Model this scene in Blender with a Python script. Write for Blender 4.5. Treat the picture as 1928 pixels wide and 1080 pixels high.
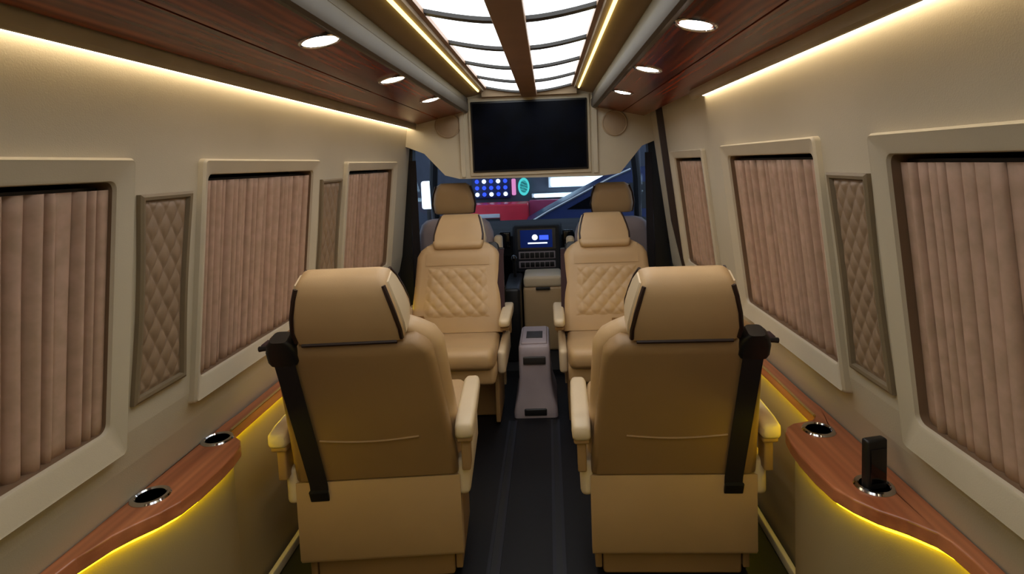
import bpy, bmesh, math, random
from mathutils import Vector, Matrix
random.seed(7)
for o in list(bpy.data.objects): bpy.data.objects.remove(o)
SC = bpy.context.scene
COL = SC.collection
rad = math.radians

# ---------------------------------------------------------------- camera
cam_d = bpy.data.cameras.new('camera'); cam = bpy.data.objects.new('camera', cam_d); COL.objects.link(cam)
cam_d.sensor_width = 36; cam_d.sensor_fit = 'HORIZONTAL'
cam_d.lens = 1050/1928*36
cam_d.shift_x = -0.021355; cam_d.shift_y = -0.083303
cam_d.clip_start = 0.02; cam_d.clip_end = 100
cam.matrix_world = Matrix.Translation((.11, 0, 1.36)) @ Matrix.Rotation(rad(1.5), 4, 'Z') @ Matrix.Rotation(rad(86), 4, 'X') @ Matrix.Rotation(-.037, 4, 'Z')
SC.camera = cam
# ---------------------------------------------------------------- world and exposure
w = bpy.data.worlds.new('world'); SC.world = w; w.use_nodes = True
w.node_tree.nodes['Background'].inputs[0].default_value = (.5, .58, .75, 1)
w.node_tree.nodes['Background'].inputs[1].default_value = .9
SC.view_settings.view_transform = 'Standard'; SC.view_settings.look = 'None'
SC.view_settings.gamma = 1; SC.view_settings.use_curve_mapping = False
SC.view_settings.exposure = 0.36
PANEL_E, COVE_E, GLOW_E, STRIP_E, SPOT_E = 2.7, 10.0, 15.0, 3.0, 26.0

# ---------------------------------------------------------------- materials
def srgb(r, g, b):
    f = lambda c: (c/255/12.92) if c/255 <= .04045 else ((c/255+.055)/1.055)**2.4
    return (f(r), f(g), f(b), 1)
def mat(name, c, rough=.5, metal=0, var=.12, scale=8, bump=0, bscale=200, coat=0, c2=None, stretch=None, spec=.5):
    m = bpy.data.materials.new(name); m.use_nodes = True
    nt = m.node_tree; b = nt.nodes['Principled BSDF']; N = nt.nodes.new; L = nt.links.new
    b.inputs['Roughness'].default_value = rough; b.inputs['Metallic'].default_value = metal
    b.inputs['Coat Weight'].default_value = coat; b.inputs['Coat Roughness'].default_value = .08
    b.inputs['Specular IOR Level'].default_value = spec
    tc = N('ShaderNodeTexCoord'); mp = N('ShaderNodeMapping'); L(tc.outputs['Object'], mp.inputs[0])
    if stretch: mp.inputs['Scale'].default_value = stretch
    no = N('ShaderNodeTexNoise'); no.inputs['Scale'].default_value = scale; no.inputs['Detail'].default_value = 6
    L(mp.outputs[0], no.inputs['Vector'])
    rp = N('ShaderNodeValToRGB'); c = srgb(*c)
    d = srgb(*c2) if c2 else tuple(x*(1-var) for x in c[:3])+(1,)
    rp.color_ramp.elements[0].position = .35; rp.color_ramp.elements[1].position = .65
    rp.color_ramp.elements[0].color = d; rp.color_ramp.elements[1].color = c
    L(no.outputs['Fac'], rp.inputs[0]); L(rp.outputs[0], b.inputs['Base Color'])
    if bump:
        n2 = N('ShaderNodeTexNoise'); n2.inputs['Scale'].default_value = bscale; n2.inputs['Detail'].default_value = 3
        L(tc.outputs['Object'], n2.inputs['Vector'])
        bp = N('ShaderNodeBump'); bp.inputs['Strength'].default_value = bump; bp.inputs['Distance'].default_value = .002
        L(n2.outputs['Fac'], bp.inputs['Height']); L(bp.outputs[0], b.inputs['Normal'])
    return m
def emit(name, c, s, c2=None, scale=4):
    m = bpy.data.materials.new(name); m.use_nodes = True
    nt = m.node_tree; nt.nodes.remove(nt.nodes['Principled BSDF']); N = nt.nodes.new; L = nt.links.new
    e = N('ShaderNodeEmission'); e.inputs[1].default_value = s
    tc = N('ShaderNodeTexCoord'); no = N('ShaderNodeTexNoise'); no.inputs['Scale'].default_value = scale
    L(tc.outputs['Object'], no.inputs['Vector'])
    rp = N('ShaderNodeValToRGB'); c = srgb(*c)
    rp.color_ramp.elements[0].color = srgb(*c2) if c2 else tuple(x*.93 for x in c[:3])+(1,); rp.color_ramp.elements[1].color = c
    L(no.outputs['Fac'], rp.inputs[0]); L(rp.outputs[0], e.inputs[0])
    L(e.outputs[0], nt.nodes['Material Output'].inputs[0])
    return m
def glassmat(name, c, alpha):
    m = bpy.data.materials.new(name); m.use_nodes = True
    nt = m.node_tree; nt.nodes.remove(nt.nodes['Principled BSDF']); N = nt.nodes.new; L = nt.links.new
    t = N('ShaderNodeBsdfTransparent'); t.inputs[0].default_value = c
    g = N('ShaderNodeBsdfGlossy'); g.inputs['Roughness'].default_value = .03
    x = N('ShaderNodeMixShader'); x.inputs[0].default_value = alpha
    L(t.outputs[0], x.inputs[1]); L(g.outputs[0], x.inputs[2]); L(x.outputs[0], nt.nodes['Material Output'].inputs[0])
    return m
def woodmat(name, c, c2, rough, coat, mixf=.4):
    m = mat(name, c, rough, coat=coat, c2=c2, scale=3, stretch=(9, .5, 9), spec=.3)
    nt = m.node_tree
    wv = nt.nodes.new('ShaderNodeTexWave'); wv.wave_type = 'BANDS'; wv.bands_direction = 'X'
    wv.inputs['Scale'].default_value = 14; wv.inputs['Distortion'].default_value = 9; wv.inputs['Detail'].default_value = 4; wv.inputs['Detail Scale'].default_value = .6
    tc = [n for n in nt.nodes if n.type == 'TEX_COORD'][0]
    mp = nt.nodes.new('ShaderNodeMapping'); mp.inputs['Scale'].default_value = (1, .12, 1)
    nt.links.new(tc.outputs['Object'], mp.inputs[0]); nt.links.new(mp.outputs[0], wv.inputs['Vector'])
    mx = nt.nodes.new('ShaderNodeMixRGB'); mx.blend_type = 'MULTIPLY'; mx.inputs[0].default_value = mixf
    rp = [n for n in nt.nodes if n.type == 'VALTORGB'][0]; b = nt.nodes['Principled BSDF']
    nt.links.new(rp.outputs[0], mx.inputs[1]); nt.links.new(wv.outputs['Color'], mx.inputs[2]); nt.links.new(mx.outputs[0], b.inputs['Base Color'])
    return m
M = dict(
    wall=mat('wall_leatherette', (194, 183, 160), .6, var=.06, scale=3, bump=.15, bscale=350),
    frame=mat('window_frame_leatherette', (198, 186, 162), .55, var=.05, bump=.1, bscale=350),
    cloth=mat('curtain_cloth', (188, 156, 136), .9, var=.1, scale=30, c2=(174, 146, 124), spec=.2),
    quilt=mat('quilted_leather', (146, 122, 98), .5, var=.1, bump=.1, bscale=400),
    leather=mat('beige_leather', (190, 158, 116), .45, var=.07, scale=5, bump=.12, bscale=420),
    cream=mat('cream_leather', (212, 192, 160), .45, var=.05, bump=.1, bscale=420),
    shell=mat('seat_back_leather', (152, 120, 80), .5, var=.07, scale=5, bump=.12, bscale=420),
    panelm=mat('console_panel_leatherette', (158, 140, 106), .6, var=.06, scale=3, bump=.15, bscale=350),
    qframe=mat('panel_frame_trim', (128, 112, 88), .5),
    seal=mat('window_seal_rubber', (124, 98, 74), .7),  # browner than the frame: some of the reveal's shadow is put into this colour
    piping=mat('dark_piping', (42, 22, 18), .5),
    black=mat('black_plastic', (16, 15, 17), .45),
    gloss=mat('gloss_black', (8, 8, 12), .08),
    strap=mat('belt_webbing', (20, 10, 14), .8, bump=.4, bscale=600),
    burg=mat('burgundy_webbing', (48, 20, 24), .8, bump=.4, bscale=600),
    wood=woodmat('ceiling_wood', (176, 80, 42), (96, 38, 18), .26, .12),
    wood2=woodmat('console_wood', (196, 124, 82), (164, 96, 62), .3, .3, .15),
    taupe=mat('taupe_trim', (178, 162, 136), .5),
    ceil=mat('ceiling_suede', (150, 128, 100), .85, var=.08),
    mold=mat('grey_moulding', (88, 80, 70), .55),
    bar=mat('brown_bar', (156, 122, 94), .5),
    dark=mat('dark_bar', (44, 40, 36), .5),
    floor=mat('floor_vinyl', (13, 12, 17), .5, var=.3, scale=60, spec=.3),
    rail=mat('floor_rail_metal', (40, 40, 48), .4, metal=.4),
    grey=mat('grey_plastic', (158, 146, 150), .5),
    chrome=mat('chrome', (210, 210, 212), .12, metal=1),
    gold=mat('gold_trim', (190, 158, 96), .35, metal=.4),
    tv=mat('tv_screen', (5, 8, 20), .25, c2=(3, 4, 9), spec=.05),
    grille=mat('speaker_cloth', (172, 150, 122), .9, bump=.6, bscale=500),
    dash=mat('dashboard_plastic', (26, 26, 30), .6),
    red=mat('red_paint', (226, 34, 58), .35),
    maroon=mat('maroon_paint', (178, 62, 104), .6),
    navy=mat('navy_paint', (22, 40, 92), .4),
    conc=mat('garage_concrete', (80, 84, 96), .8),
    gwhite=mat('white_paint', (225, 228, 232), .5),
    panel=emit('light_panel_emission', (248, 250, 255), PANEL_E, (236, 246, 250)),
    cove=emit('cove_led_emission', (255, 236, 200), COVE_E),
    glow=emit('yellow_led_emission', (245, 222, 20), GLOW_E),
    strip=emit('ceiling_led_emission', (255, 226, 130), STRIP_E),
    spot=emit('downlight_emission', (255, 236, 224), SPOT_E),
    tube=emit('tube_light_emission', (205, 232, 255), 4),
    bluel=emit('blue_lamp_emission', (60, 90, 255), 1.2),
    whitel=emit('white_lamp_emission', (225, 235, 255), 2.5),
    cyan=emit('cyan_lamp_emission', (90, 225, 225), .9),
    pink=emit('pink_lamp_emission', (250, 150, 210), .9),
    screen=emit('screen_emission', (20, 36, 90), .8, (10, 16, 50)),
    screenw=emit('screen_icon_emission', (225, 235, 255), 1.6),
    wglass=glassmat('tinted_glass', (.008, .008, .008, 1), .03),
    windsh=glassmat('windscreen_glass', (.86, .92, .94, 1), .05),
)

# ---------------------------------------------------------------- mesh helpers
def link(name, me, m, parent=None):
    o = bpy.data.objects.new(name, me); COL.objects.link(o)
    if m is not None and not me.materials: me.materials.append(M[m])
    o.parent = parent
    return o
def tag(o, label=None, cat=None, group=None, kind=None):
    for k, v in (('label', label), ('category', cat), ('group', group), ('kind', kind)):
        if v: o[k] = v
    return o
def empty(name, loc=(0, 0, 0), rz=0):
    o = bpy.data.objects.new(name, None); COL.objects.link(o); o.location = loc; o.rotation_euler.z = rz
    o.empty_display_size = .05
    return o
class MB:
    def __init__(s): s.b = bmesh.new()
    def faces(s, vs, fs):
        v = [s.b.verts.new(p) for p in vs]
        for f in fs:
            try: s.b.faces.new([v[i] for i in f])
            except ValueError: pass
        return s
    def box(s, x0, x1, y0, y1, z0, z1, r=0):
        v = [(x, y, z) for x in (x0, x1) for y in (y0, y1) for z in (z0, z1)]
        if r <= 0: return s.faces(v, [(0, 1, 3, 2), (4, 6, 7, 5), (0, 4, 5, 1), (2, 3, 7, 6), (0, 2, 6, 4), (1, 5, 7, 3)])
        t = bmesh.new(); vv = [t.verts.new(p) for p in v]
        for f in [(0, 1, 3, 2), (4, 6, 7, 5), (0, 4, 5, 1), (2, 3, 7, 6), (0, 2, 6, 4), (1, 5, 7, 3)]: t.faces.new([vv[i] for i in f])
        bmesh.ops.bevel(t, geom=t.edges[:], offset=r, segments=3, profile=.5, affect='EDGES')
        me = bpy.data.meshes.new('t'); t.to_mesh(me); t.free(); s.b.from_mesh(me); bpy.data.meshes.remove(me)
        return s
    def loft(s, rings, closed=True, caps=True):
        n = len(rings[0]); vs = [p for r in rings for p in r]; fs = []
        for i in range(len(rings)-1):
            for j in range(n if closed else n-1):
                k = (j+1) % n
                fs.append((i*n+j, i*n+k, (i+1)*n+k, (i+1)*n+j))
        if caps and closed:
            fs.append(tuple(range(n-1, -1, -1))); fs.append(tuple((len(rings)-1)*n+j for j in range(n)))
        return s.faces(vs, fs)
    def tube(s, pts, r, n=8, caps=True):
        pts = [Vector(p) for p in pts]; rings = []
        for i, p in enumerate(pts):
            d = (pts[min(i+1, len(pts)-1)]-pts[max(i-1, 0)]).normalized()
            a = d.cross(Vector((0, 0, 1)));
            if a.length < 1e-3: a = d.cross(Vector((1, 0, 0)))
            a.normalize(); c = d.cross(a)
            rings.append([p+r*(math.cos(t)*a+math.sin(t)*c) for t in [2*math.pi*k/n for k in range(n)]])
        return s.loft(rings, True, caps)
    def lathe(s, prof, c, n=28, axis='z'):
        rings = []
        for r, h in prof:
            rg = []
            for k in range(n):
                t = 2*math.pi*k/n; a, b = r*math.cos(t), r*math.sin(t)
                rg.append((c[0]+a, c[1]+b, c[2]+h) if axis == 'z' else ((c[0]+a, c[1]+h, c[2]+b) if axis == 'y' else (c[0]+h, c[1]+a, c[2]+b)))
            rings.append(rg)
        return s.loft(rings)
    def prism(s, pts, f):           # f(p, 0/1) -> 3D
        return s.loft([[f(p, 0) for p in pts], [f(p, 1) for p in pts]])
    def grid(s, f, nu, nv):
        vs = [f(i/nu, j/nv) for j in range(nv+1) for i in range(nu+1)]; n = nu+1
        return s.faces(vs, [(j*n+i, j*n+i+1, (j+1)*n+i+1, (j+1)*n+i) for j in range(nv) for i in range(nu)])
    def build(s, name, m, parent=None, smooth=True, angle=35):
        bmesh.ops.recalc_face_normals(s.b, faces=s.b.faces[:])
        me = bpy.data.meshes.new(name); s.b.to_mesh(me); s.b.free()
        if smooth:
            me.polygons.foreach_set('use_smooth', [True]*len(me.polygons))
            me.set_sharp_from_angle(angle=rad(angle))
        return link(name, me, m, parent)
def rrect(w, h, r, n=5, cx=0, cy=0):
    r = min(r, w/2-1e-4, h/2-1e-4); out = []
    for (sx, sy, a0) in ((1, 1, 0), (-1, 1, 90), (-1, -1, 180), (1, -1, 270)):
        for k in range(n+1):
            a = rad(a0+90*k/n)
            out.append((cx+sx*(w/2-r)+r*math.cos(a), cy+sy*(h/2-r)+r*math.sin(a)))
    return out
def copy_tree(o, parent=None):
    c = o.copy(); COL.objects.link(c); c.parent = parent
    for ch in list(o.children): copy_tree(ch, c)
    return c
def struct(o): o['kind'] = 'structure'; return o

# ================================================================ SETTING
YB, YF = -.95, 3.48          # rear and front of the cabin
xw = lambda z: .78+(1.4-z)*.12 if z > .75 else (.858+(.75-z)*.32 if z > .5 else .938)
CX = .015
# floor
fl = struct(MB().box(-.95, .95, YB, 5.0, -.04, 0).build('floor', 'floor'))
for x in (-.118, .105):
    for dx in (-.017, .017):
        MB().box(x+dx-.006, x+dx+.006, YB, 2.86, 0, .004).build('floor_rail', 'rail', fl)
    MB().box(x-.011, x+.011, YB, 2.86, 0, .0015).build('rail_channel', 'black', fl)

# windows: (y0,y1,z0,z1) outer frame ; inner opening
WIN = [(.40, 1.172, .75, 1.402), (1.408, 2.142, .755, 1.402), (2.435, 3.26, .76, 1.395)]
WINI = [(.44, 1.128, .822, 1.352), (1.442, 2.10, .818, 1.36), (2.485, 3.205, .80, 1.352)]
WINR = [(.40, 1.165, .73, 1.395), (1.39, 2.139, .745, 1.400), (2.43, 3.06, .76, 1.395)]
WINIR = [(.44, 1.12, .805, 1.35), (1.425, 2.085, .81, 1.357), (2.485, 3.005, .80, 1.355)]
def wall_mesh(side, wins, y0, y1, z1, off=0):
    ys = sorted({y0, y1, *[v for q in wins for v in q[:2]]}); zs = sorted({0.0, .5, .70, z1, *[v for q in wins for v in q[2:]]})
    mb = MB(); th = .09
    for a, b in zip(ys, ys[1:]):
        for c, d in zip(zs, zs[1:]):
            if any(q[0] < (a+b)/2 < q[1] and q[2] < (c+d)/2 < q[3] for q in wins): continue
            P = []
            for e in (0, th):
                for (y, z) in ((a, c), (b, c), (b, d), (a, d)): P.append((side*(xw(z)+off+e), y, z))
            mb.faces(P, [(0, 1, 2, 3), (4, 5, 6, 7), (0, 1, 5, 4), (2, 3, 7, 6), (1, 2, 6, 5), (3, 0, 4, 7)])
    bmesh.ops.remove_doubles(mb.b, verts=mb.b.verts[:], dist=1e-5)
    return mb
hole = lambda q: (q[0]-.012, q[1]+.012, q[2]-.012, q[3]+.012)
wl = struct(wall_mesh(-1, [hole(q) for q in WINI], YB, 3.58, 1.665).build('wall_left', 'wall', smooth=False))
wr = struct(wall_mesh(1, [hole(q) for q in WINIR[:2]], YB, 2.30, 1.665).build('wall_right', 'wall', smooth=False))
dr = struct(wall_mesh(1, [hole(WINIR[2])], 2.305, 3.165, 1.70, .012).build('door_1', 'wall', smooth=False))
wr2 = wall_mesh(1, [], 3.20, 3.50, 1.74, .004).build('door_pillar', 'wall', wr, smooth=False)
MB().loft([[(xw(z)-.022+dx, y, z) for dx, y in ((0, 3.172), (.06, 3.160), (.06, 3.205), (0, 3.190))] for z in (0, .5, 1.0, 1.4, 1.705)]).build('door_gap_seal', 'piping', wr)
MB().box(.722, .80, 2.31, 3.19, 1.688, 1.702, .004).build('door_gap_seal', 'piping', wr)
# rounded front edge of the left wall
MB().tube([(-xw(z)-.024, 3.578, z) for z in (0, .5, .9, 1.4, 1.62)], .024, 14).build('wall_edge', 'wall', wl)
struct(MB().box(-.98, .98, YB-.05, YB, -.04, 1.95).build('wall_rear', 'wall'))
# outer shell above the ceiling and lower skirting
struct(MB().box(-.98, .98, YB-.05, 3.56, 1.90, 1.95).build('roof', 'dark'))
for s, n in ((-1, 'left'), (1, 'right')):
    struct(MB().box(min(s*.845, s*.862), max(s*.845, s*.862), 1.62, 3.3, 0, .035, .004).build('baseboard_'+n, 'frame'))

def window(side, o, i, n, off=0):
    root = empty('window_%d' % n, (side*xw((o[2]+o[3])/2), (o[0]+o[1])/2, o[2])); struct(root)
    inv = root.location
    cy, cz = (o[0]+o[1])/2, (o[2]+o[3])/2; icy, icz = (i[0]+i[1])/2, (i[2]+i[3])/2
    W, H, w_, h_ = o[1]-o[0], o[3]-o[2], i[1]-i[0], i[3]-i[2]
    def ring(c, wh, r, d): return [Vector((side*(xw(z)+off-d), y, z))-inv for (y, z) in rrect(wh[0], wh[1], r, 5, *c)]
    rings = [ring((cy, cz), (W, H), .012, -.004), ring((cy, cz), (W-.003, H-.003), .012, .013), ring((cy, cz), (W-.012, H-.012), .010, .019),
             ring((cy, cz), (W-.02, H-.02), .009, .017),
             ring((icy, icz), (w_+.016, h_+.016), .02, .011), ring((icy, icz), (w_+.004, h_+.004), .018, .008),
             ring((icy, icz), (w_, h_), .018, 0)]
    MB().loft(rings, True, False).build('window_frame', 'frame', root, angle=25)
    MB().loft([ring((icy, icz), (w_+.0005, h_+.0005), .018, 0), ring((icy, icz), (w_, h_), .018, -.087)], True, False).build('window_seal', 'seal', root)  # inner reveal, toned dark to paint in part of the shadow outline
    MB().prism([(i[0]-.01, i[2]-.01), (i[1]+.01, i[2]-.01), (i[1]+.01, i[3]+.01), (i[0]-.01, i[3]+.01)],
               lambda p, k: Vector((side*(xw(p[1])+off+.083+.004*k), p[0], p[1]))-inv).build('window_pane', 'wglass', root)
    return root
LBL = {(-1, 0): 'pinkish pleated curtain in the nearest window of the left wall',
       (-1, 1): 'pinkish pleated curtain in the left wall window behind the near seat',
       (-1, 2): 'pinkish pleated curtain in the farthest small window of the left wall',
       (1, 0): 'pinkish pleated curtain with deep dark folds in the nearest right window',
       (1, 1): 'pinkish pleated curtain in the middle window of the right wall',
       (1, 2): 'narrow pinkish pleated curtain in the sliding door window on the right'}
lerp_ = lambda a, b, k: a+(b-a)*k
def curtain(side, i, k, off=0):
    rnd = random.Random(20+k+side*5); wd = i[1]-i[0]; cy = (i[0]+i[1])/2
    loc = Vector((side*(xw(i[2])+.03), cy, i[2]))
    n = max(9, int(wd/.028)); edges = [0]
    for j in range(n): edges.append(edges[-1]+rnd.uniform(.6, 1.5))
    edges = [e/edges[-1] for e in edges]; amp = [rnd.uniform(.006, .020) for _ in range(n)]; gul = [rnd.choice((.026, .034, .040, .076, .079)) for _ in range(n+1)]; ph = [rnd.uniform(-.5, .5) for _ in range(n)]
    nu = n*12; nv = 14
    # pinch: folds are gathered tight on the track and loosen towards the hem
    def f(u, v):
        t = u*n; j = min(int(t), n-1); fr = t-j
        uu = edges[j]+(edges[j+1]-edges[j])*fr
        z = i[2]-.010+v*(i[3]-i[2]-.006)
        g = lerp_(gul[j], gul[j+1], fr)*(.72+.28*math.sin(math.pi*min(1, .15+v*.9)))
        d = g+(amp[j]-g)*abs(math.sin(math.pi*fr))**(.45 if max(gul[j], gul[j+1]) < .05 else .95)
        pw = (edges[j+1]-edges[j])*wd
        y = i[0]-.004+uu*(wd+.008)+.006*ph[j]*math.sin(v*3+ph[j]*4)-.08*pw*math.sin(2*math.pi*fr)
        return Vector((side*(xw(z)+off+d), y, z))-loc
    o = MB().grid(f, nu, nv).build('curtain', 'cloth', None, angle=60)
    o.location = loc
    sm = o.modifiers.new('thickness', 'SOLIDIFY'); sm.thickness = .002; sm.offset = 0
    # track the folds hang from
    MB().box(-.006, .006, -wd/2, wd/2, 0, .008).build('curtain_rail', 'dark', o).location = (side*(xw(i[3])+off+.040)-loc.x, 0, i[3]-loc.z-.018)
    tag(o, LBL[(side, k)], 'curtain', 'window curtains')
for k in range(3):
    window(-1, WIN[k], WINI[k], k+1); curtain(-1, WINI[k], k)
    window(1, WINR[k], WINIR[k], k+4, .012 if k == 2 else 0); curtain(1, WINIR[k], k, .012 if k == 2 else 0)

# ---------------------------------------------------------------- quilted wall panels
def quilt_h(a, b): return (abs(math.sin(a+b)*math.sin(a-b)))**.45
def quilt_panel(side, q, label, nd):
    y0, y1, z0, z1 = q; cy = (y0+y1)/2; loc = Vector((side*xw(z0), cy, z0))
    root = empty('quilted_wall_panel', loc); tag(root, label, 'wall panel', 'quilted panels between the windows')
    # hourglass outline: waist in the middle, straight top and bottom
    def hw(v): return (y1-y0)/2*(1-.10*math.sin(math.pi*v))
    W = y1-y0; H = z1-z0; st = math.pi/(W/nd)
    def f(u, v):
        z = z0+v*H; y = cy+(u*2-1)*hw(v)
        h = quilt_h((y-cy)*st/2*1.0, (z-z0)*st/2*.62)
        e = min(u, 1-u, v*H/W, (1-v)*H/W)*12
        return Vector((side*(xw(z)-.002-.007*h*min(1, e)), y, z))-loc
    MB().grid(f, 56, 120).build('padding', 'quilt', root, angle=70)
    n = 16; left = [(cy-hw(v/n), z0+H*v/n) for v in range(n+1)]; right = [(cy+hw(v/n), z0+H*v/n) for v in range(n+1)]
    path = left+right[::-1]
    mb = MB()
    def ringat(k, gr, d):
        y, z = path[k]; vv = (z-z0)/H
        s = -1 if k <= n else 1
        yy = y+s*gr; zz = z+(-gr if vv < .01 else gr if vv > .99 else 0)
        return Vector((side*(xw(zz)-d), yy, zz))-loc
    rings = [[ringat(k, g, d) for k in range(len(path))] for g, d in ((.016, -.003), (.016, .010), (.010, .014), (.003, .012), (-.001, -.002))]
    mb.loft(rings, True, False).build('panel_frame', 'qframe', root, angle=30)
quilt_panel(-1, (1.212, 1.362, .862, 1.305), 'quilted beige leather panel with dark frame, left wall nearest panel', 7)
quilt_panel(-1, (2.20, 2.385, .86, 1.308), 'far quilted panel between the second and third left wall windows', 7)
quilt_panel(1, (1.208, 1.345, .845, 1.295), 'quilted beige leather panel beside the nearest right window', 7)

# ---------------------------------------------------------------- ceiling
def profile(name, pts, m, parent=None, y0=YB, y1=YF, closed=True):
    return MB().loft([[(x, y, z) for x, z in pts] for y in (y0, y1)], closed, closed).build(name, m, parent, angle=28)
ceil_root = None
for s in (-1, 1):
    X = lambda a: s*a+CX
    o = profile('ceiling' if ceil_root is None else 'ceiling_side', [(X(.272), 1.835), (X(.276), 1.802), (X(.29), 1.797), (X(.312), 1.794), (X(.36), 1.782), (X(.398), 1.776), (X(.40), 1.90), (X(.272), 1.90)], 'ceil', ceil_root)
    if ceil_root is None: ceil_root = struct(o)
    o = profile('trim_%d' % (1 if s < 0 else 2), [(X(.388), 1.776), (X(.384), 1.765), (X(.385), 1.742), (X(.379), 1.735), (X(.378), 1.70), (X(.384), 1.686), (X(.395), 1.681), (X(.41), 1.683), (X(.42), 1.69), (X(.42), 1.776)], 'mold'); struct(o)
    # glossy wood slope: two boards with a recessed joint, one beside the downlights and one beside the cove lip
    yend = YF
    z_at = lambda x: 1.687-(x-.41)*.22
    for (a, b) in ((.41, .565), (.570, .70)):
        profile('wood_panel', [(X(a), z_at(a)), (X(b), z_at(b)), (X(b), z_at(b)+.02), (X(a), z_at(a)+.02)], 'wood', ceil_root, YB, yend)
    # joint batten over the gap and an upper lid so no light passes
    profile('wood_joint', [(X(.562), z_at(.562)+.006), (X(.573), z_at(.573)+.006), (X(.573), z_at(.573)+.02), (X(.562), z_at(.562)+.02)], 'dark', ceil_root, YB, yend)
    ye = 3.49 if s < 0 else 2.30
    lip = [(s*.700, 1.632), (s*.697, 1.625), (s*.698, 1.600), (s*.703, 1.592), (s*.712, 1.592), (s*.716, 1.60), (s*.716, 1.640), (s*.84, 1.645), (s*.84, 1.665), (s*.70, 1.665)]
    o = struct(profile('trim_%d' % (3 if s < 0 else 4), lip, 'taupe', None, YB, ye))
    if s > 0: profile('trim_5', [(.695, 1.63), (.84, 1.70), (.84, 1.72), (.695, 1.66)], 'taupe', None, 2.30, YF)['kind'] = 'structure'
    led = MB().loft([[(s*x, y, z) for x, z in ((.737, 1.606), (.7525, 1.602), (.7515, 1.616), (.737, 1.616))] for y in (YB, ye-.012)]).build('cove_led_strip', 'cove')
    tag(led, 'warm white light strip along the top edge of the %s wall under the wooden ceiling' % ('left' if s < 0 else 'right'), 'led strip', 'cove light strips')
    st = MB().tube([(X(.297), y, 1.7925) for y in (YB, 3.32)], .006, 8).build('ceiling_led_strip', 'strip')
    tag(st, 'thin golden light strip along the %s edge of the ceiling light' % ('left' if s < 0 else 'right'), 'led strip', 'ceiling light strips')

# central ceiling light
cl = empty('ceiling_light', (CX, 1.2, 1.78)); tag(cl, 'long ceiling light of white glowing panes with brown centre bar', 'ceiling light')
off = Vector((-CX, -1.2, -1.78))
zp = lambda x: 1.785+.035*(max(0, (x-.05)/.215))**1.5
MB().box(-.047, .047, YB-1.2, 3.44-1.2, -.02, .02, .004).build('centre_bar', 'bar', cl)
gaps = [1.710+.427*k for k in range(-6, 4)]+[3.415]
XS = [.045+(.268-.045)*k/6 for k in range(7)]
pane_mesh = {}
for s in (-1, 1):
    for a, b in zip(gaps, gaps[1:]):
        mb = MB()
        mb.loft([[(s*x, y, zp(x)+.012-1.78) for x in XS]+[(s*x, y, zp(x)+.022-1.78) for x in reversed(XS)] for y in (a-1.2, b-1.2)])
        mb.build('light_pane', 'panel', cl)
    for g in gaps:
        hw = .019 if g < 3.2 else .014
        MB().loft([[(s*x, y, zp(x)-1.78+dz) for x in XS for dz in (0,)]+[(s*x, y, zp(x)+.013-1.78) for x in reversed(XS)] for y in (g-1.2-hw, g-1.2+hw)]).build('cross_bar', 'dark', cl)
    MB().loft([[(s*x, y, z-1.78) for x, z in ((.258, 1.815), (.285, 1.815), (.285, 1.85), (.258, 1.85))] for y in (YB-1.2, 3.43-1.2)]).build('side_bar', 'bar', cl)
MB().box(-.29, .29, 3.425-1.2, 3.47-1.2, -.01, .05).build('end_plate', 'ceil', cl)

# downlights
def zdl(x): return 1.687-(x-.41)*.22
DLL = {(-1, 0): 'round downlight nearest the camera in the left wooden ceiling', (-1, 1): 'middle of the three round downlights in the left wooden ceiling', (-1, 2): 'farthest round downlight in the left wooden ceiling, near the television',
       (1, 0): 'round downlight nearest the camera in the right wooden ceiling', (1, 1): 'middle of the three round downlights in the right wooden ceiling', (1, 2): 'farthest round downlight in the right wooden ceiling, near the television'}
for s in (-1, 1):
    for k, y in enumerate((1.37, 2.01, 2.66)):
        x = .455; root = empty('downlight', (s*x+CX*1.5, y, zdl(x))); root.rotation_euler.y = s*math.atan(.22)
        tag(root, DLL[(s, k)], 'downlight', 'ceiling downlights')
        MB().lathe([(.052, .004), (.052, -.004), (.048, -.007), (.044, -.006), (.042, .0), (.042, .004)], (0, 0, 0)).build('bezel', 'chrome', root)
        MB().lathe([(.001, -.008), (.020, -.0075), (.035, -.004), (.0425, .001), (.0425, .003)], (0, 0, 0)).build('lens', 'spot', root)

# ---------------------------------------------------------------- front bulkhead with television
def ext(name, pts, y0, y1, m, parent=None, r=0):
    return MB().prism(pts, lambda p, k: (p[0], y0+(y1-y0)*k, p[1])).build(name, m, parent, smooth=False)
bk = struct(ext('wall_front', [(-.80, 1.90), (-.80, 1.50), (-.655, 1.44), (-.53, 1.30), (-.44, 1.275), (.44, 1.262), (.56, 1.275), (.70, 1.44), (.86, 1.50), (.86, 1.90)], 3.48, 3.56, 'wall'))
tvr = empty('television', (.008, 3.48, 1.318)); tag(tvr, 'wide black television set into the front bulkhead above the windscreen', 'television')
MB().box(-.375, .375, -.012, .0, -.03, .455, .004).build('trim_frame', 'frame', tvr)
MB().box(-.358, .358, -.022, -.006, -.008, .428, .004).build('bezel', 'black', tvr)
MB().box(-.348, .348, -.024, -.020, .004, .416).build('screen', 'tv', tvr)
for s, z, x in ((-1, 1.61, -.50), (1, 1.585, .535)):
    ext('trim_%d' % (6 if s < 0 else 7), [(s*.398, 1.76), (s*.425, 1.76), (s*.425, 1.285), (s*.398, 1.285)], 3.466, 3.48, 'wall')['kind'] = 'structure'
    sp = MB().lathe([(.08, .002), (.08, -.004), (.074, -.008), (.07, -.006), (.05, -.010), (.001, -.012)], (0, 0, 0), axis='y').build('speaker_grille', 'grille')
    sp.location = (x, 3.478, z); tag(sp, 'round cloth speaker grille %s of the television' % ('left' if s < 0 else 'right'), 'speaker', 'bulkhead speakers')

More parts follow.
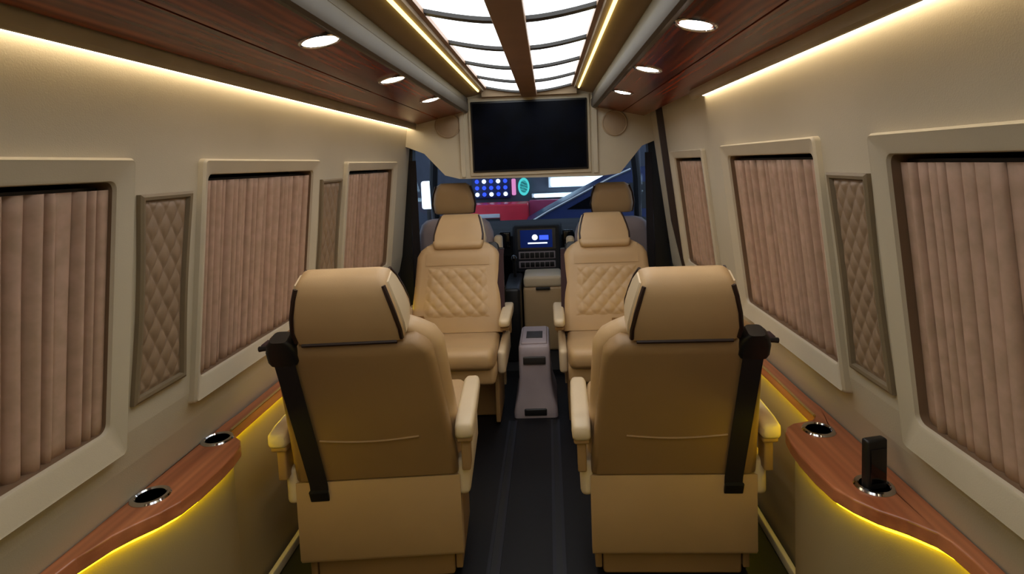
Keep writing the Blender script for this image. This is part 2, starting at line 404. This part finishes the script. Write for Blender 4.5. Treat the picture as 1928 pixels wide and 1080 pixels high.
# ================================================================ SIDE CONSOLES
def console(side, label):
    d = .02 if side < 0 else -.022            # the left one is a little narrower than the right
    root = empty('side_console', (side*.88, 1.3, 0)); tag(root, label, 'console')
    edge = [(YB+.02, .870), (.3, .870), (.8, .870), (1.0, .870), (1.05, .866), (1.075, .858), (1.115, .836+d/2), (1.15, .806+d), (1.19, .776+d), (1.235, .755+d), (1.30, .746+d), (1.38, .744+d), (1.44, .748+d), (1.495, .758+d), (1.525, .775+d), (1.545, .80+d), (1.56, .838), (1.58, .856), (2.2, .858), (3.3, .858)]
    back = [(3.3, .90), (2.2, .90), (1.7, .90), (1.64, .905), (1.0, .905), (.9, .90), (YB+.02, .90)]
    L3 = lambda y, x, z: Vector((side*x-side*.88, y-1.3, z))
    cups = [(1.255, .862), (1.53, .865)] if side < 0 else [(1.235, .826), (1.50, .828)]
    rc = .036
    b = bmesh.new()
    def loop(pts):
        v = [b.verts.new(L3(y, x, .60)) for y, x in pts]
        return [b.edges.new((v[k], v[(k+1) % len(v)])) for k in range(len(v))]
    e = loop(edge+back)
    # keep the recesses clear of the wall side of the board
    cc = []
    for (y, x) in cups:
        e += loop([(y+rc*math.cos(2*math.pi*k/24), x+rc*math.sin(2*math.pi*k/24)) for k in range(24)]); cc.append((y, x))
    bmesh.ops.triangle_fill(b, use_beauty=True, edges=e)
    for f in [f for f in b.faces if any((f.calc_center_median()-L3(y, x, .60)).length < rc*.9 for y, x in cc)]: b.faces.remove(f)
    ex = bmesh.ops.extrude_face_region(b, geom=b.faces[:])
    bmesh.ops.translate(b, verts=[g for g in ex['geom'] if isinstance(g, bmesh.types.BMVert)], vec=(0, 0, -.035))
    bmesh.ops.recalc_face_normals(b, faces=b.faces[:])
    me = bpy.data.meshes.new('wood_top'); b.to_mesh(me); b.free()
    top = link('wood_top', me, 'wood2', root)
    bv = top.modifiers.new('edge', 'BEVEL'); bv.width = .005; bv.segments = 3; bv.limit_method = 'ANGLE'; bv.angle_limit = rad(50)
    # body panel set back under the board, following its curve
    bd = [(y, x+.026) for y, x in edge]
    MB().loft([[L3(y, x, z) for y, x in bd]+[L3(y, x+.012, z) for y, x in reversed(bd)] for z in (.0, .3, .566)]).build('body_panel', 'panelm', root, angle=40)
    MB().tube([L3(y, x+.016, .5605) for y, x in edge], .0045, 6).build('led_strip', 'glow', root)
    MB().tube([L3(y, x-.001, .603) for y, x in edge[17:]], .004, 6).build('gold_rail', 'gold', root)
    for y, x in cups:
        c = L3(y, x, .60)
        h = MB().lathe([(.0335, .0), (.0345, -.065), (.001, -.066), (.001, -.063), (.0315, -.062), (.0315, -.002)], c).build('cup_holder', 'black', root)
        MB().lathe([(.031, .0), (.031, .003), (.034, .006), (.040, .005), (.043, .001), (.043, -.001), (.034, -.003)], c).build('chrome_rim', 'chrome', h)
    if side < 0: return root
    return root
console(-1, 'wooden side shelf with two empty cup holders along the left wall')
console(1, 'wooden side shelf holding a black handset along the right wall')
# black handset standing in the near right cup holder
hs = empty('handset', (.826, 1.235, .5382)); hs.rotation_euler = (0, 0, rad(12))
tag(hs, 'tall black handset standing upright in the near right cup holder', 'remote control')
MB().box(-.0265, .0265, -.011, .011, 0, .175, .006).build('body', 'black', hs)
MB().box(-.020, .020, -.0135, -.010, .075, .155, .001).build('display', 'gloss', hs)

# ================================================================ CAPTAIN SEATS
RC = rad(22); SA, CA = math.sin(RC), math.cos(RC)
def P(u, t, d): return Vector((u, -.10-t*SA+d*CA, .37+t*CA+d*SA))
def lerp(a, b, k): return a+(b-a)*k
def back_rings(ts, wf, d0f, d1f, r, y=5):
    out = []
    for t in ts:
        d0, d1 = d0f(t), d1f(t)
        out.append([P(x, t, dd) for x, dd in rrect(wf(t), d1-d0, r, 4, 0, (d0+d1)/2)])
    return out
def captain_seat(mir):
    """mir=-1: belt on the local left shoulder"""
    root = empty('captain_seat')
    L = 'leather'
    # base and pan
    MB().box(-.225, .225, -.055, .13, 0, .30, .012).build('pedestal', 'shell', root)
    MB().loft([[(x, -.10 + (.01 if z < .11 else 0), z) for x in (-.26, .26)]+[(x, -.055, z) for x in (.26, -.26)] for z in (.10, .115, .365, .372)]).build('rear_skirt', L, root)
    MB().box(-.25, .25, -.05, .41, .285, .385, .025).build('seat_pan', L, root)
    # cushion, higher at the front
    rings = []
    for y, z0, z1, w in ((-.02, .375, .425, .44), (.0, .37, .44, .48), (.2, .365, .452, .50), (.36, .365, .472, .50), (.42, .37, .478, .49), (.452, .39, .470, .47), (.462, .405, .452, .44)):
        rings.append([(x, y, z) for x, z in rrect(w, z1-z0, .03, 4, 0, (z0+z1)/2)])
    MB().loft(rings).build('cushion', L, root, angle=50)
    # side covers of the recliner
    for s in (-1, 1):
        MB().box(min(s*.25, s*.292), max(s*.25, s*.292), -.10, .30, .30, .425, .018).build('side_cover', 'cream', root)
        MB().box(min(s*.228, s*.25), max(s*.228, s*.25), -.05, .25, .02, .30, .004).build('side_plate', 'shell', root)
    # back shell
    def wsh(t): return lerp(.52, .44, min(1, t/.50)) - (0 if t < .49 else .5*((t-.49)/.05)**2*.16)
    ts = [0, .01, .1, .2, .3, .4, .47, .50, .52, .535, .542]
    MB().loft(back_rings(ts, wsh, lambda t: .012 if t < .005 or t > .54 else (.006 if t > .53 else 0), lambda t: .06, .022)).build('back_shell', 'shell', root, angle=50)
    # upholstered front of the back
    def wpd(t): return lerp(.53, .485, min(1, max(0, t)/.50)) - (0 if t < .47 else .55*((t-.47)/.09)**2*.30)
    ts = [.02, .04, .1, .2, .3, .4, .47, .51, .535, .552, .56]
    MB().loft(back_rings(ts, wpd, lambda t: .05, lambda t: .145-.03*max(0, (t-.45)/.11)**2+.012*math.sin(min(1, t/.3)*math.pi), .04)).build('back_pad', 'leather', root, angle=60)
    # quilted insert on the pad
    nx, nz = 64, 56
    def q(u, v):
        t = .10+.30*v; x = (u*2-1)*lerp(.195, .175, v)
        h = quilt_h(x*math.pi/.075, (t-.1)*math.pi/.085)
        e = min(1, 10*min(u, 1-u, v, 1-v))
        base = .145+.012*math.sin(min(1, t/.3)*math.pi)
        return P(x, t, base-.002+(.003+.009*h)*e)
    MB().grid(q, nx, nz).build('quilted_insert', L, root, angle=70)
    MB().grid(lambda u, v: P((u*2-1)*(.185 if v > .5 else .185), .41+.125*v, .148+.006*math.sin(math.pi*v)*min(1, 8*min(u, 1-u))-.03*max(0, (v*.125-.04)/.11)**2), 12, 8).build('upper_insert', L, root)
    # map pocket seam on the rear
    MB().tube([P(-.15+.30*k/12, .185-.012*math.sin(math.pi*k/12), -.001) for k in range(13)], .004, 6).build('pocket_seam', 'shell', root)
    # headrest
    hr = []
    for t, wv, d0, d1 in ((.506, .25, .122, .148), (.516, .28, .10, .164), (.546, .297, .07, .164), (.556, .296, .0, .152), (.60, .298, -.008, .140), (.65, .282, -.008, .128), (.70, .258, -.002, .114), (.73, .240, .010, .098), (.746, .218, .026, .08), (.750, .18, .04, .066)):
        hr.append([P(x, t, dd) for x, dd in rrect(wv, d1-d0, .016, 4, 0, (d0+d1)/2)])
    hd = MB().loft(hr).build('headrest', 'leather', root, angle=60)
    for s in (-1, 1):
        pts = [(.562, .298), (.60, .300), (.65, .284), (.70, .260), (.73, .241)]
        MB().tube([P(s*w_/2-s*.006, t, dd) for (t, w_), dd in zip(pts, (.002, -.006, -.006, .0, .010))], .0065, 6).build('piping', 'piping', hd)
        MB().tube([P(s*w_/2-s*.006, t, dd) for (t, w_), dd in zip(pts, (.148, .137, .125, .112, .097))], .0055, 6).build('piping', 'piping', hd)
        sg = []
        for (t, w_), a, b_ in zip(pts, (.020, .012, .012, .016, .024), (.098, .108, .105, .098, .084)):
            sg.append([P(s*(w_/2-.004), t, a), P(s*(w_/2+.004), t, a+.006), P(s*(w_/2+.004), t, b_-.006), P(s*(w_/2-.004), t, b_)])
        MB().loft(sg).build('side_panel', 'cream', hd)
    MB().tube([P(-.13+.26*k/8, .552, .0) for k in range(9)], .0055, 6).build('piping', 'piping', hd)
    # armrests
    for s in (-1, 1):
        a = MB().loft([[(s*.285+x, y, z) for x, z in rrect(wd, z1-z0, .014, 4, 0, (z0+z1)/2)] for y, z0, z1, wd in ((-.158, .525, .560, .045), (-.15, .516, .566, .056), (-.10, .512, .570, .060), (.10, .520, .572, .060), (.20, .524, .572, .058), (.23, .530, .568, .05), (.24, .538, .560, .03))]).build('armrest', 'cream', root, angle=50)
        MB().box(s*.285-.014, s*.285+.014, -.13, -.07, .40, .518, .006).build('bracket', 'shell', a)
        MB().box(s*.285-.024, s*.285+.024, -.146, .20, .500, .518, .006).build('underside', 'shell', a)
    # seat belt: shoulder guide, strap down the rear, webbing along the front edge
    s = mir
    gd = MB().loft([[P(s*.190+x, t, dd) for x, dd in rrect(wd, .05, .012, 3, 0, .015)] for t, wd in ((.49, .075), (.50, .085), (.535, .085), (.56, .07), (.572, .045))]).build('belt_guide', 'black', root)
    MB().tube([P(s*.20, .535, .02), P(s*.248, .532, .02), P(s*.258, .53, .02)], .008, 8).build('guide_pin', 'black', gd)
    stp = MB().loft([[P(s*.186-.028, t, d), P(s*.186+.028, t, d), P(s*.186+.028, t, d+.003), P(s*.186-.028, t, d+.003)] for t, d in ((.56, .015), (.545, -.008), (.50, -.010), (.25, -.008), (.0, -.007), (-.045, -.016))]).build('belt_strap', 'strap', root)
    pl = MB().loft([[P(s*.186+x, t, d) for x, d in rrect(.06, .012, .004, 3, 0, -.018)] for t in (-.055, -.018)]).build('strap_end', 'black', stp)
    wu = lambda t: s*(.250-.012*t/.5)
    MB().loft([[P(wu(t)-.026, t, d), P(wu(t)+.022, t, d), P(wu(t)+.022, t, d+.004), P(wu(t)-.026, t, d+.004)] for t, d in ((.525, .04), (.51, .08), (.47, .118), (.40, .128), (.3, .136), (.1, .134), (.02, .125))]).build('belt_webbing', 'burg', root)
    return root
sl = captain_seat(-1); sr = captain_seat(1)
sl.location = (-.47, 1.80, 0); sl.rotation_euler.z = rad(3.5)
sr.location = (.475, 1.80, 0); sr.rotation_euler.z = rad(-1.5); sr.scale.z = .978
tag(sl, 'near left beige captain seat seen from behind, black belt on its outer shoulder', 'seat', 'captain seats')
tag(sr, 'near right beige captain seat seen from behind, black belt on its outer shoulder', 'seat', 'captain seats')
for src, x, rz, lab in ((sl, -.428, 180, 'far left captain seat facing the camera with quilted backrest'), (sr, .43, 180, 'far right captain seat facing the camera with quilted backrest')):
    c = copy_tree(src); c.location = (x, 3.06, 0); c.scale.z = .975 if x < 0 else .96; c.rotation_euler.z = rad(rz); c['label'] = lab

# ================================================================ AISLE PEDESTAL
ap = empty('aisle_console', (.005, 3.08, 0)); tag(ap, 'grey plastic console box standing in the middle of the aisle', 'console')
rings = []
for z, wd, y0, y1 in ((0, .235, -.19, .2), (.03, .235, -.19, .2), (.06, .225, -.185, .2), (.12, .19, -.172, .2), (.2, .172, -.165, .2), (.33, .168, -.16, .2), (.37, .166, -.155, .2), (.382, .155, -.145, .195)):
    rings.append([(x, y, z) for x, y in rrect(wd, y1-y0, .02, 4, .0, (y0+y1)/2)])
MB().loft(rings).build('body', 'grey', ap, angle=50)
MB().box(-.062, .058, -.195, -.15, .012, .05, .006).build('foot_slot', 'black', ap)
MB().box(-.07, .07, -.13, .17, .376, .394, .008).build('lid', 'grey', ap)
MB().box(-.045, .045, -.06, .06, .392, .397, .002).build('lid_recess', 'dark', ap)
MB().box(-.06, .06, -.172, -.152, .285, .325, .004).build('vent', 'dark', ap)

# ================================================================ CAB
cabf = struct(MB().box(-.98, .98, 3.50, 5.4, .0, .03).build('cab_floor', 'dash'))
struct(ext('cab_roof', [(-.95, 1.62), (.95, 1.62), (.95, 1.66), (-.95, 1.66)], 3.56, 4.62, 'ceil'))
for s, n in ((-1, 'left'), (1, 'right')):
    # lower door panel, pillars and side glass
    d = empty('door_%d' % (2 if s < 0 else 3), (s*.93, 4.1, 0)); struct(d)
    bx = lambda a, b: (min(s*a, s*b)-s*.93, max(s*a, s*b)-s*.93)
    x0, x1 = bx(.88, .95); MB().box(x0, x1, -.55, .75, 0, .86, .02).build('door_panel', 'dash', d)
    x0, x1 = bx(.91, .918); MB().box(x0, x1, -.50, .75, .86, 1.55).build('door_glass', 'windsh', d)
    x0, x1 = bx(.87, .95); MB().box(x0, x1, -.55, -.44, .8, 1.66, .015).build('door_frame', 'black', d)
    o = MB().loft([[(s*(xx+dx), y, z) for dx, y in ((0, 3.60), (.14, 3.60), (.14, 3.70), (0, 3.68))] for z, xx in ((.03, .80), (.9, .79), (1.2, .775), (1.62, .745))]).build('trim_%d' % (8 if s < 0 else 9), 'black'); struct(o)
    blt = MB().loft([[(s*(.735+dx), 3.585+dy, z) for dx, dy in ((0, 0), (.045, 0), (.045, .004), (0, .004))] for z in (.12, .6, 1.05, 1.40)]).build('cab_belt', 'strap')
    tag(blt, 'black cab seat belt hanging on the %s pillar' % n, 'seat belt', 'cab seat belts')
    a = MB().tube([(s*.90, 4.95, .86), (s*.86, 4.72, 1.22), (s*.80, 4.56, 1.63)], .035, 10).build('trim_%d' % (10 if s < 0 else 11), 'dash'); struct(a)
ws = struct(MB().loft([[(-.88, 5.0, .84), (.88, 5.0, .84), (.80, 4.60, 1.62), (-.80, 4.60, 1.62)], [(-.88, 5.006, .84), (.88, 5.006, .84), (.80, 4.606, 1.62), (-.80, 4.606, 1.62)]]).build('window_7', 'windsh'))
struct(MB().box(-.95, .95, 5.06, 5.10, 0, .84).build('wall_cab', 'dash'))
db = empty('dashboard', (0, 4.6, 0)); tag(db, 'dark dashboard across the cab below the windscreen', 'dashboard')
MB().loft([[(x, y-4.6, z) for y, z in ((5.05, .45), (5.05, .84), (4.75, .845), (4.52, .83), (4.42, .78), (4.45, .62), (4.62, .45))] for x in (-.90, -.3, .3, .90)]).build('top', 'dash', db, angle=30)
MB().loft([[(x+.01, y-4.6, z) for x, z in rrect(wd, h, .03, 4, 0, cz)] for y, wd, h, cz in ((4.5, .40, .40, .68), (4.30, .37, .37, .695), (4.285, .34, .35, .695))]).build('centre_stack', 'dash', db, angle=40)
fr = MB()
MB().box(-.140, .155, -.322, -.312, .690, .853, .005).build('screen_surround', 'mold', db)
sc = MB().box(-.118, .130, -.326, -.318, .705, .842, .002).build('screen', 'screen', db)
MB().lathe([(.022, 0), (.02, -.003), (.001, -.004)], (-.005, -.326, .785), axis='y').build('screen_icon', 'screenw', sc)
MB().box(.03, .10, -.329, -.326, .765, .80).build('screen_icon', 'bluel', sc)
MB().box(-.06, .09, -.329, -.326, .735, .745).build('screen_icon', 'screenw', sc)
for z0, z1 in ((.615, .675), (.545, .600)):
    sr_ = MB().box(-.135, .15, -.322, -.312, z0, z1, .006).build('control_row', 'grey', db)
    for k in range(7):
        MB().box(-.122+.038*k, -.122+.038*k+.032, -.327, -.318, z0+.009, z1-.009, .003).build('button', 'black', sr_)
for x in (-.24, .255):
    MB().box(x-.045, x+.045, -.30, -.26, .70, .83, .012).build('air_vent', 'gloss', db)
# cab centre consoles
cb = empty('storage_box', (.05, 3.86, .03)); tag(cb, 'beige storage box between the cab seats below the screen', 'storage box')
MB().box(-.14, .14, 0, .30, 0, .46, .02).build('body', 'leather', cb)
MB().box(-.135, .135, -.005, .29, .455, .535, .02).build('lid', 'cream', cb)
MB().box(-.05, .05, -.016, -.002, .44, .46, .004).build('latch', 'dark', cb)
gb = empty('gear_console', (-.155, 3.95, .03)); tag(gb, 'black gear console left of the beige storage box', 'gear console')
MB().box(-.055, .055, -.30, .25, 0, .50, .02).build('body', 'black', gb)
MB().tube([(0, .1, .49), (0, .08, .58), (0, .06, .63)], .012, 8).build('lever', 'black', gb)
MB().lathe([(.001, -.02), (.018, -.016), (.024, 0), (.018, .018), (.001, .024)], (0, .055, .645), 14).build('knob', 'gloss', gb)

def cab_seat(mir):
    root = empty('driver_seat' if mir > 0 else 'passenger_seat')
    MB().box(-.24, .24, -.02, .42, .03, .35, .02).build('base', 'dash', root)
    MB().box(-.25, .25, .0, .50, .35, .47, .04).build('cushion', 'leather', root)
    def ring(t, wd, th): return [Vector((x, -.02-t*.12+dd, .40+t)) for x, dd in rrect(wd, th, .045, 5, 0, .05)]
    MB().loft([ring(t, wd, th) for t, wd, th in ((0, .48, .11), (.1, .51, .13), (.35, .52, .13), (.50, .505, .12), (.565, .46, .11), (.592, .40, .09), (.602, .32, .06))]).build('backrest', 'grey', root, angle=50)
    hd = MB().loft([ring(t, wd, th) for t, wd, th in ((.635, .25, .08), (.645, .275, .10), (.70, .285, .11), (.77, .265, .105), (.825, .225, .09), (.842, .17, .05))]).build('headrest', 'leather', root, angle=50)
    for s in (-1, 1):
        MB().tube([(s*.06, -.045, .98), (s*.06, -.05, 1.04)], .007, 8).build('headrest_post', 'chrome', hd)
        MB().tube([(s*w_/2, .05-.02-t*.12-.02, .40+t) for t, w_ in ((.64, .262), (.70, .287), (.77, .268), (.822, .232))], .008, 6).build('piping', 'piping', hd)
    MB().box(min(mir*.26, mir*.315), max(mir*.26, mir*.315), -.10, -.02, .50, .88, .02).build('folded_armrest', 'cream', root)
    return root
for s, n in ((-1, 'left'), (1, 'right')):
    c = cab_seat(-s); c.location = (s*.525, 3.80, 0) if s < 0 else (.535, 3.80, 0)
    if s > 0: c.scale.z = .975
    tag(c, '%s cab seat with grey shell rising behind the far %s captain seat' % (n, n), 'seat', 'cab seats')

# ================================================================ GARAGE OUTSIDE THE WINDSCREEN
struct(MB().box(-6, 6, 5.3, 12, -.65, -.6).build('garage_floor', 'conc'))
gw = struct(MB().box(-6, 6, 9.50, 9.7, -.6, 4).build('wall_garage', 'conc'))
def tubel(x0, x1, y, z, h, label):
    r = empty('tube_light', ((x0+x1)/2, y, z)); tag(r, label, 'light', 'garage tube lights'); l = (x1-x0)/2
    MB().box(-l-.04, l+.04, .02, .10, -h*.6, h*.6, .01).build('housing', 'gwhite', r)
    MB().box(-l, l, -.05, .03, -h/2, h/2, .02).build('tube', 'tube', r)
tubel(.16, 1.45, 9.40, 1.02, .15, 'upper broad white light seen through the windscreen')
tubel(-.13, .90, 9.40, .80, .06, 'lower thin white light seen through the windscreen')
sg = empty('lamp_board', (-.85, 9.42, .78)); tag(sg, 'dark blue board with bright round lamps outside the windscreen', 'lamp board')
MB().box(-.32, .32, 0, .08, 0, .36, .01).build('board', 'navy', sg)
for i in range(5):
    for j in range(3):
        MB().lathe([(.036, 0), (.032, -.03), (.001, -.04)], (-.24+.12*i, 0, .07+.11*j), 12, 'y').build('lamp', 'whitel' if (i*2+j) % 4 == 0 else 'bluel', sg)
rg = MB().lathe([(.085, 0), (.12, 0), (.12, -.06), (.085, -.06), (.085, 0)], (0, 0, 0), 24, 'y').build('ring_lamp', 'cyan'); rg.location = (-.30, 9.50, .96); rg.scale = (.8, 1, 1.25)
tag(rg, 'cyan ring shaped lamp outside the windscreen', 'lamp')
pk = MB().box(-.035, .035, 0, .06, -.14, .14, .02).build('light_bar', 'pink'); pk.location = (-.47, 9.44, .96); tag(pk, 'upright pink light bar beside the cyan ring lamp', 'lamp')
rc_ = empty('red_cabinet', (-.65, 8.6, -.6)); tag(rc_, 'red metal cabinet with white stripes in front of the van', 'cabinet')
MB().box(-.46, .44, 0, .6, 0, 1.33, .02).build('body', 'red', rc_)
MB().box(-.47, .0, -.02, .0, 1.13, 1.19, .004).build('stripe', 'gwhite', rc_)
MB().box(-.47, -.12, -.02, .0, 1.0, 1.05, .004).build('stripe', 'gwhite', rc_)
MB().box(-.47, .0, -.015, .0, 1.06, 1.12, .004).build('stripe', 'black', rc_)
mp_ = MB().box(-.20, 1.5, 9.0, 9.15, -.6, .75, .01).build('maroon_partition', 'maroon'); tag(mp_, 'maroon partition board below the tube lights outside', 'partition')
cr = empty('parked_car', (1.3, 7.4, -.6)); tag(cr, 'dark blue parked car with sloping bonnet outside on the right', 'car')
side = [(-1.6, .28), (-1.6, 1.0), (-1.5, 1.14), (-1.2, 1.30), (-.35, 1.72), (-.1, 1.82), (1.2, 1.9), (1.6, 1.85), (1.7, .28)]
MB().loft([[(x, y, z) for x, z in side] for y in (-.05, 0, 1.08, 1.13)]).build('body', 'navy', cr, angle=30)
MB().loft([[(x, y, z) for x, z in ((-.95, 1.33), (-.35, 1.64), (.55, 1.68), (.55, 1.30))] for y in (-.06, -.04)]).build('side_window', 'gloss', cr)
MB().tube([(-1.55, -.06, 1.11), (-1.2, -.06, 1.31), (-.35, -.06, 1.73), (-.1, -.06, 1.83)], .022, 8).build('chrome_line', 'chrome', cr)
for x in (-1.0, 1.1):
    MB().lathe([(.3, -.05), (.3, .12), (.18, .14), (.001, .14)], (x, -.05, .3), 20, 'y').build('wheel', 'black', cr)
ll = empty('work_lamp', (-1.62, 8.0, -.6)); tag(ll, 'bright white work lamp on a post outside the left of the windscreen', 'lamp')
MB().tube([(0, 0, 0), (0, 0, 1.4)], .03, 8).build('post', 'dark', ll)
MB().box(-.09, .09, -.06, .06, 1.35, 1.75, .03).build('lamp_head', 'whitel', ll)
gt = empty('work_lamp', (2.35, 9.3, -.6)); tag(gt, 'small bright work lamp outside the right of the windscreen', 'lamp')
MB().tube([(0, 0, 0), (0, 0, 1.75)], .03, 8).build('post', 'dark', gt)
MB().box(-.1, .1, -.06, .06, 1.75, 1.95, .03).build('lamp_head', 'whitel', gt)
